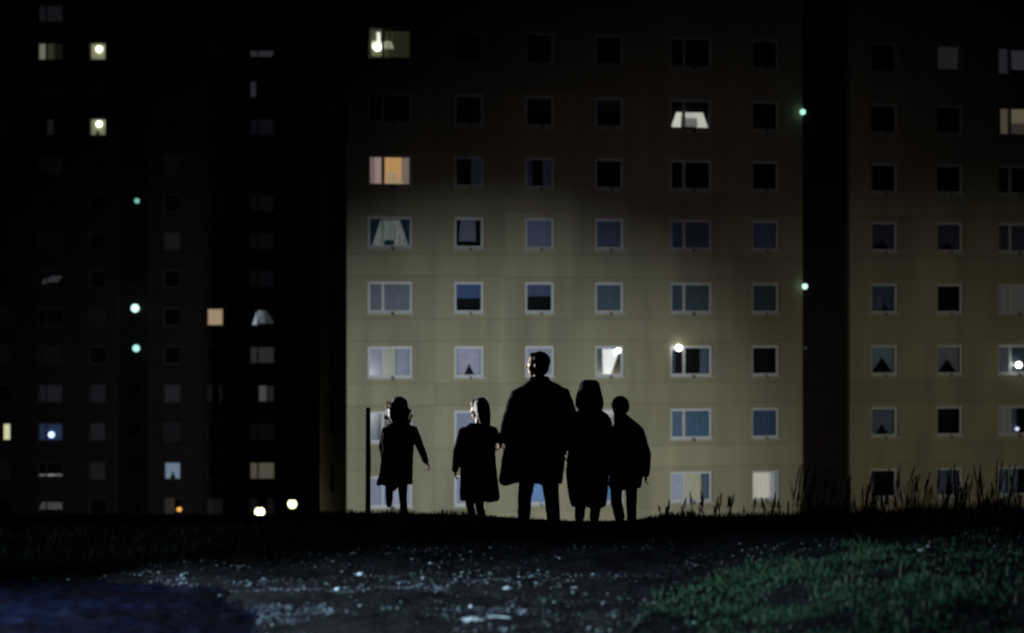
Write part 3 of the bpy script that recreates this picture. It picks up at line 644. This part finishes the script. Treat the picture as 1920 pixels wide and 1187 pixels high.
# --- boy on the right
o = empty('person', (0, PY, 0), 'boy with a round cropped head and bulky dark jacket, rightmost of the five walkers', 'person')
hc = P(1162, 765, .02); yaw = R(12)
body = head(hc, .228, yaw)+[tube(P(1164, 800), P(1163, 782), .048, .044)]
body += [loft([sec(915, 1146, 1200, .085), sec(870, 1148, 1200, .09), sec(825, 1150, 1200, .085), sec(798, 1154, 1194, .075)])]
body += limb([P(1198, 808), P(1211, 850, .02), P(1212, 892, .06)], [.04, .034, .024])+hand(P(1212, 890, .06), (-.005, .01, -.06), .8, 1)
body += limb([P(1148, 808), P(1142, 850, .04), P(1144, 880, .1)], [.04, .034, .024])+hand(P(1144, 878, .1), (0, .02, -.06), .8, -1)
body += limb([P(1157, 905), P(1157, 940, .04), P(1162, 970, .02)], [.06, .045, .034])+limb([P(1184, 905), P(1184, 940, -.02), P(1184, 970, -.05)], [.06, .045, .034])
fused('body', body, M['skin'], o, .007, 2)
jk = [loft([sec(919, 1142, 1203, .13), sec(912, 1140, 1206, .14), sec(880, 1141, 1208, .14), sec(850, 1143, 1208, .135), sec(820, 1145, 1208, .125), sec(804, 1147, 1206, .115), sec(795, 1151, 1198, .10), sec(788, 1150, 1188, .095), sec(780, 1150, 1178, .085), sec(776, 1152, 1175, .08)])]
jk += limb([P(1197, 808), P(1211, 850, .02), P(1211, 890, .05)], [.055, .05, .042])+limb([P(1150, 808), P(1144, 850, .04), P(1145, 876, .08)], [.052, .046, .038])
fused('jacket', jk, M['wool2'], o, .009, 3, ripple=.015)
fused('trousers', limb([P(1156, 905), P(1156, 940, .04), P(1162, 970, .02)], [.072, .060, .055])+limb([P(1184, 905), P(1184, 940, -.02), P(1184, 970, -.05)], [.072, .060, .055]), M['wool'], o, .009, 2, ripple=.008)
shoe('shoe', P(1162, 974, .02), (-.1, 1, 0), .22, M['leather'], o); shoe('shoe', P(1185, 974, -.05), (.12, 1, 0), .22, M['leather'], o)
s = .228/.24
fused('hair', rotz([uvs((0, -.022*s, .03*s), .108*s, 18, 12, (.93, 1.0, .98))], hc, yaw), M['hair'], o, .008, 2, ripple=.009)

# --- post
x = px_(690); g = tz(x, PY)
o = empty('wooden_post', (x, PY, g), 'thin black post standing upright on the crest beside the small girl', 'post')
zt = pz(764)-g
link('shaft', mesh('shaft', *loft([(0, 0, -.1, .027, .027), (.003, 0, zt*.5, .026, .026), (0, 0, zt-.02, .025, .025), (0, 0, zt, .021, .021)], 16, 4), mat('tarred_wood', (.012, .010, .009), .9, noise=.4, nscale=14, bump=.4)), o)

# ------------------------------------------------------------------ gravel, grass, litter
ICO_V = []; ph = (1+5**.5)/2
for a_, b_ in ((1, ph), (-1, ph), (1, -ph), (-1, -ph)): ICO_V += [(a_, b_, 0)]
for a_, b_ in ((1, ph), (-1, ph), (1, -ph), (-1, -ph)): ICO_V += [(0, a_, b_)]
for a_, b_ in ((1, ph), (1, -ph), (-1, ph), (-1, -ph)): ICO_V += [(b_, 0, a_)]
ICO_V = np.array(ICO_V)/1.9
bmx = bmesh.new()
for p in ICO_V: bmx.verts.new(p)
bmesh.ops.convex_hull(bmx, input=bmx.verts); bmx.verts.ensure_lookup_table(); bmx.verts.index_update()
ICO_V = np.array([v.co[:] for v in bmx.verts]); ICO_F = np.array([[v.index for v in f.verts] for f in bmx.faces]); bmx.free()
def stones(name, xs, ys, sz, mats, mi):
    n = len(xs); zs = terrain(xs, ys)
    V = np.repeat(ICO_V[None], n, 0)*(1+rng.uniform(-.28, .28, (n, 12, 1)))
    V = V*(sz[:, None]*rng.uniform(.65, 1.3, (n, 3)))[:, None, :]*np.array([1, 1, .7])
    a = rng.uniform(0, 6.28, n); c, s = np.cos(a)[:, None], np.sin(a)[:, None]
    x = V[:, :, 0]*c-V[:, :, 1]*s; y = V[:, :, 0]*s+V[:, :, 1]*c
    W = np.stack([x+xs[:, None], y+ys[:, None], V[:, :, 2]+(zs+sz*.25)[:, None]], 2).reshape(-1, 3)
    F = (ICO_F[None]+12*np.arange(n)[:, None, None]).reshape(-1, 3)
    return npmesh(name, W, F, mats, np.repeat(mi, len(ICO_F)))
def grass_edge(y): return np.interp(y, [11, 12.3, 14.1, 15, 15.7, 16.4, 18], [.2, .6, 1.15, 1.6, 2.5, 3.7, 4.6])
n = 170000
gy = 11.3+6.3*rng.random(n)**1.1; gx = rng.uniform(-5, 5, n)
dens = np.clip(.36+1.6*vnoise(gx*1.1+5, gy*1.6)+1.2*vnoise(gx*3.5, gy*5), .01, 1)
dens *= np.where(track_mask(gx, gy) > .55, .03, 1)*np.where(gx > grass_edge(gy)+.25, .05, 1)*(1-.8*ss(gy, 15.6, 17.4))
# thickest bank of gravel by the edge of the wet track
dens *= .13+1.3*np.exp(-((gx+1.25)/.8)**2-((gy-13.3)/1.1)**2)+.2*ss(gx, -1.5, 0)*(1-ss(gx, .8, 1.6))+.5*np.exp(-((track_edge(gx)-gy)/.3)**2)
kp = rng.random(n) < dens; gx, gy = gx[kp], gy[kp]
sz = .0035+.0145*rng.random(len(gx))**5
big = rng.random(len(gx)) < .02; sz[big] *= 1.9
mi = rng.choice(4, len(gx), p=[.42, .482, .09, .008])
st = [mat('grey_stone', (.12, .13, .14), .8, noise=.4, nscale=50), mat('dark_stone', (.035, .035, .04), .85, noise=.3, nscale=50),
      mat('pale_stone', (.26, .27, .28), .7, noise=.2, nscale=50), mat('quartz_chip', (.6, .63, .65), .25, noise=.1, nscale=50, spec=.8)]
tag(link('gravel', stones('gravel', gx, gy, sz, st, mi)), 'loose grey gravel scattered over the bare foreground', 'gravel', kind='stuff')

def blades(name, x, y, h, wd, mats, mi, lean=.35, zoff=0, z=None, a=None):
    n = len(x); z = (terrain(x, y) if z is None else z)+zoff
    a = rng.uniform(0, 6.28, n) if a is None else a; la = rng.uniform(0, 6.28, n); ln = h*lean*rng.random(n)
    cx, cy = np.cos(a)*wd/2, np.sin(a)*wd/2; lx, ly = np.cos(la)*ln, np.sin(la)*ln
    p = np.zeros((n, 5, 3))
    p[:, 0] = np.stack([x-cx, y-cy, z-.01], 1); p[:, 1] = np.stack([x+cx, y+cy, z-.01], 1)
    p[:, 2] = np.stack([x+cx*.75+lx*.35, y+cy*.75+ly*.35, z+h*.55], 1); p[:, 3] = np.stack([x-cx*.75+lx*.35, y-cy*.75+ly*.35, z+h*.55], 1)
    p[:, 4] = np.stack([x+lx, y+ly, z+h], 1)
    f = np.array([[0, 1, 2], [0, 2, 3], [3, 2, 4]]); F = (f[None]+5*np.arange(n)[:, None, None]).reshape(-1, 3)
    return p.reshape(-1, 3), F, np.repeat(mi, 3)
GM = [mat('grass_green', (.026, .085, .030), .7), mat('grass_deep', (.009, .032, .012), .75), mat('grass_pale', (.08, .14, .07), .6), mat('grass_straw', (.16, .14, .085), .7)]
def translucent(m, c, f=.4):
    N = m.node_tree.nodes; L = m.node_tree.links; b = N['Principled BSDF']; out = N['Material Output']
    t = N.new('ShaderNodeBsdfTranslucent'); t.inputs[0].default_value = (*c, 1); mx = N.new('ShaderNodeMixShader'); mx.inputs[0].default_value = f
    L.new(b.outputs[0], mx.inputs[1]); L.new(t.outputs[0], mx.inputs[2]); L.new(mx.outputs[0], out.inputs[0])
# foreground turf on the right
n = 125000; x = rng.uniform(.2, 5.2, n); y = rng.uniform(11.3, 17.6, n)
d = ss(x-grass_edge(y), -.12, .35)*np.clip(.7+1.6*vnoise(x*1.5, y*1.8)+1.3*vnoise(x*4.5, y*5), .02, 1)*(1-.85*ss(x, 2.3, 4.0))
kp = rng.random(n) < d; x, y = x[kp], y[kp]
h = (.010+.045*rng.random(len(x))**1.6)*(1+1.3*vnoise(x*2.7+4, y*2.7)+.6*vnoise(x*7, y*7)); tall = rng.random(len(x)) < .012; h[tall] *= 2.2
mi = rng.choice(4, len(x), p=[.42, .40, .14, .04]); mi[tall] = rng.choice([2, 3], tall.sum())
v, f, m_ = blades('turf', x, y, h, .006+.006*rng.random(len(x)), GM, mi, .9)
tag(link('turf', npmesh('turf', v, f, GM, m_)), 'short clumpy green grass in the lower right foreground', 'grass', kind='stuff')
# verge on the left
n = 34000; x = rng.uniform(-5.6, -1.6, n); y = rng.uniform(15.6, 19.2, n)
d = (np.exp(-((y-16.5)/.22)**2)*.8+np.exp(-((y-18.0)/.6)**2))*(1-ss(x, -3.2, -1.8))*np.clip(.5+1.5*vnoise(x*1.5, y*2.5), 0, 1)
kp = rng.random(n) < d; x, y = x[kp], y[kp]
v, f, m_ = blades('verge', x, y, .03+.05*rng.random(len(x)), .007, GM, rng.choice(4, len(x), p=[.4, .4, .1, .1]), .9)
tag(link('verge_grass', npmesh('verge_grass', v, f, GM, m_)), 'low dim grass verge at the left below the crest', 'grass', kind='stuff')
# crest grass, silhouetted
DM = [mat('dry_grass', (.30, .24, .17), .8), mat('dark_grass', (.022, .03, .016), .8), mat('pale_straw', (.22, .18, .12), .8)]
for m_, c_ in zip(DM, ((.3, .23, .15), (.05, .05, .025), (.4, .32, .2))): translucent(m_, c_, .5)
n = 30000; x = rng.uniform(-6.2, 6.2, n); y = 18.3+1.5*rng.random(n)
walk = np.exp(-((x-.9)/.75)**2)
hh = np.interp(x, [-6, -2, -1.2, -.3, .3, 1.3, 1.9, 2.6, 3.2, 4.5, 6.2], [.03, .04, .07, .07, .04, .02, .07, .07, .10, .12, .14])*(1+1.1*vnoise(x*3.3, y*.2)+.6*vnoise(x*11, y))
h = np.clip(hh, .02, 1)*rng.uniform(.35, 1.1, n); kp = rng.random(n) < np.where(x < 1.4, .6, 1)*(1-.5*walk)
x, y, h = x[kp], y[kp], h[kp]
v, f, m_ = blades('crest', x, y, h, .004+.004*rng.random(len(x)), DM, rng.choice(3, len(x), p=[.3, .65, .05]), .45)
tag(link('crest_grass', npmesh('crest_grass', v, f, DM, m_)), 'ragged grass fringe along the crest under the walkers', 'grass', kind='stuff')
# tall seeding grasses to the right
cx = np.concatenate([rng.uniform(1.5, 2.9, 22), rng.uniform(2.9, 5.9, 120)]); cy = rng.uniform(18.5, 20.0, len(cx))
ht = np.where(cx < 2.9, rng.uniform(.12, .32, len(cx)), rng.uniform(.2, .62, len(cx))*np.interp(cx, [2.9, 3.1, 3.4, 4.2, 5.4], [.85, 1.05, .8, .9, 1.0]))
a0 = rng.uniform(0, 6.28, len(cx)); zb = terrain(cx, cy)
Vs, Fs, Ms = [], [], []; base = 0
def add(t):
    global base
    Vs.append(t[0]); Fs.append(t[1]+base); Ms.append(t[2]); base += len(t[0])
lean = rng.uniform(-.12, .2, len(cx))
segs = 4
for k in range(segs):   # stems as short bent pieces
    t0, t1 = k/segs, (k+1)/segs
    for q in (0, 1.57):
        wd = .0045; p = np.zeros((len(cx), 4, 3))
        for i, (tt, sg) in enumerate(((t0, -1), (t0, 1), (t1, 1), (t1, -1))):
            p[:, i, 0] = cx+lean*ht*tt**2+sg*wd*math.cos(q); p[:, i, 1] = cy+sg*wd*math.sin(q); p[:, i, 2] = zb-.02+ht*tt
        f = np.array([[0, 1, 2], [0, 2, 3]]); add((p.reshape(-1, 3), (f[None]+4*np.arange(len(cx))[:, None, None]).reshape(-1, 3), np.zeros(len(cx)*2, int)))
for k in range(26):      # seed heads
    t = rng.uniform(.62, 1.0, len(cx)); r = np.where(ht > .2, 1, .5)
    wx = (1.03-t)*.06*rng.uniform(-1, 1, len(cx))
    add(blades('s', cx+lean*ht*t**2+wx, cy+(1.03-t)*.06*rng.uniform(-1, 1, len(cx)), .035*r*rng.uniform(.7, 1.4, len(cx)), .006*r, DM, rng.choice(3, len(cx), p=[.6, .3, .1]), .5, z=zb+ht*t-.03))
for k in range(5):       # leaves
    t = rng.uniform(0, .5, len(cx)); add(blades('s', cx+lean*ht*t**2, cy, ht*rng.uniform(.25, .55, len(cx)), .007, DM, rng.choice(3, len(cx), p=[.3, .65, .05]), .9, z=zb+ht*t))
tag(link('tall_grass', npmesh('tall_grass', np.concatenate(Vs), np.concatenate(Fs), DM, np.concatenate(Ms))), 'tall seeding wild grasses on the crest at the right', 'grass', kind='stuff')

# litter: paper scraps and pale stones that stand out
paper = mat('white_paper', (.5, .5, .49), .7, noise=.1, nscale=20); bottle = mat('clear_glass_chip', (.8, .9, .95), .1, spec=1)
def gpt(px, py):
    d = (py-605)/3400; y = 2.1/d; x = (px-960)/3400*y
    for _ in range(4): y = (2.1-tz(x, y))/d; x = (px-960)/3400*y
    return x, y
def scrap(name, px, py, w_, l_, hgt, rz, label, cat, m=paper):
    x, y = gpt(px, py); o = empty(name, (x, y, tz(x, y)+.004), label, cat, rz=rz)
    n = 7; v = []; f = []
    for j in range(n):
        for i in range(n):
            sx, sy = i/(n-1)-.5, j/(n-1)-.5; edge = 1+.25*random.uniform(-1, 1)*(abs(sx) > .4 or abs(sy) > .4)
            v.append((sx*w_*edge, sy*l_*edge, max(.002, hgt*(.4+.6*random.random())*(1-1.2*sx*sx-1.2*sy*sy))))
    for j in range(n-1):
        for i in range(n-1): f.append((j*n+i, j*n+i+1, (j+1)*n+i+1, (j+1)*n+i))
    bv = [(a, b2, c-.003) for a, b2, c in v]; k = len(v)
    me = mesh('sheet', v+bv, f+[tuple(q+k for q in reversed(t)) for t in f], m); link('sheet', me, o)
def chip(px, py, r, label, m=None):
    x, y = gpt(px, py); me = stones('pebble', np.array([0.]), np.array([0.]), np.array([r*.75]), [m or st[3]], np.array([0]))
    o = link('pebble', me, None, (x, y, tz(x, y)-tz(0, 0)+r*.2)); tag(o, label, 'pebble')
scrap('paper_scrap', 886, 1167, .13, .10, .04, .3, 'white crumpled paper scrap at the front edge of the gravel, left of the torn strip', 'paper scrap')
scrap('paper_strip', 936, 1163, .15, .035, .018, -.25, 'torn white paper strip at the front edge of the gravel', 'paper scrap')
scrap('paper_scrap', 951, 1105, .055, .06, .035, .9, 'small white paper scrap lying in the middle of the gravel below the tall man', 'paper scrap')
scrap('paper_scrap', 1077, 1105, .05, .04, .02, .2, 'tiny white paper scrap on bare dirt, right of the middle of the gravel', 'paper scrap')
scrap('paper_scrap', 1727, 1038, .06, .05, .04, .5, 'white paper scrap caught in the grass at the far right', 'paper scrap')
scrap('paper_scrap', 1741, 1034, .035, .03, .03, 1.5, 'tiny paper fleck beside the white scrap in the grass at the far right', 'paper scrap')
for a_ in [(128, 1079, .022, 'brightest white pebble on the far edge of the wet track at the left'), (72, 1093, .017, 'white pebble on the wet track, nearest the left edge of the picture'),
           (340, 1081, .017, 'white pebble where the gravel meets the track, below the orange lamp'), (474, 1138, .019, 'large pale pebble on the bright gravel tip beside the wet track'),
           (530, 1147, .017, 'pale pebble in the thick gravel right of the track corner'), (675, 1138, .015, 'pale pebble in the gravel in front of the black post'),
           (823, 1106, .016, 'pale pebble in the gravel between the two girls'), (1303, 1170, .016, 'pale pebble lying in the green turf at the lower right'),
           (510, 1173, .014, 'pale pebble at the bottom edge of the gravel beside the track')]:
    chip(*a_)
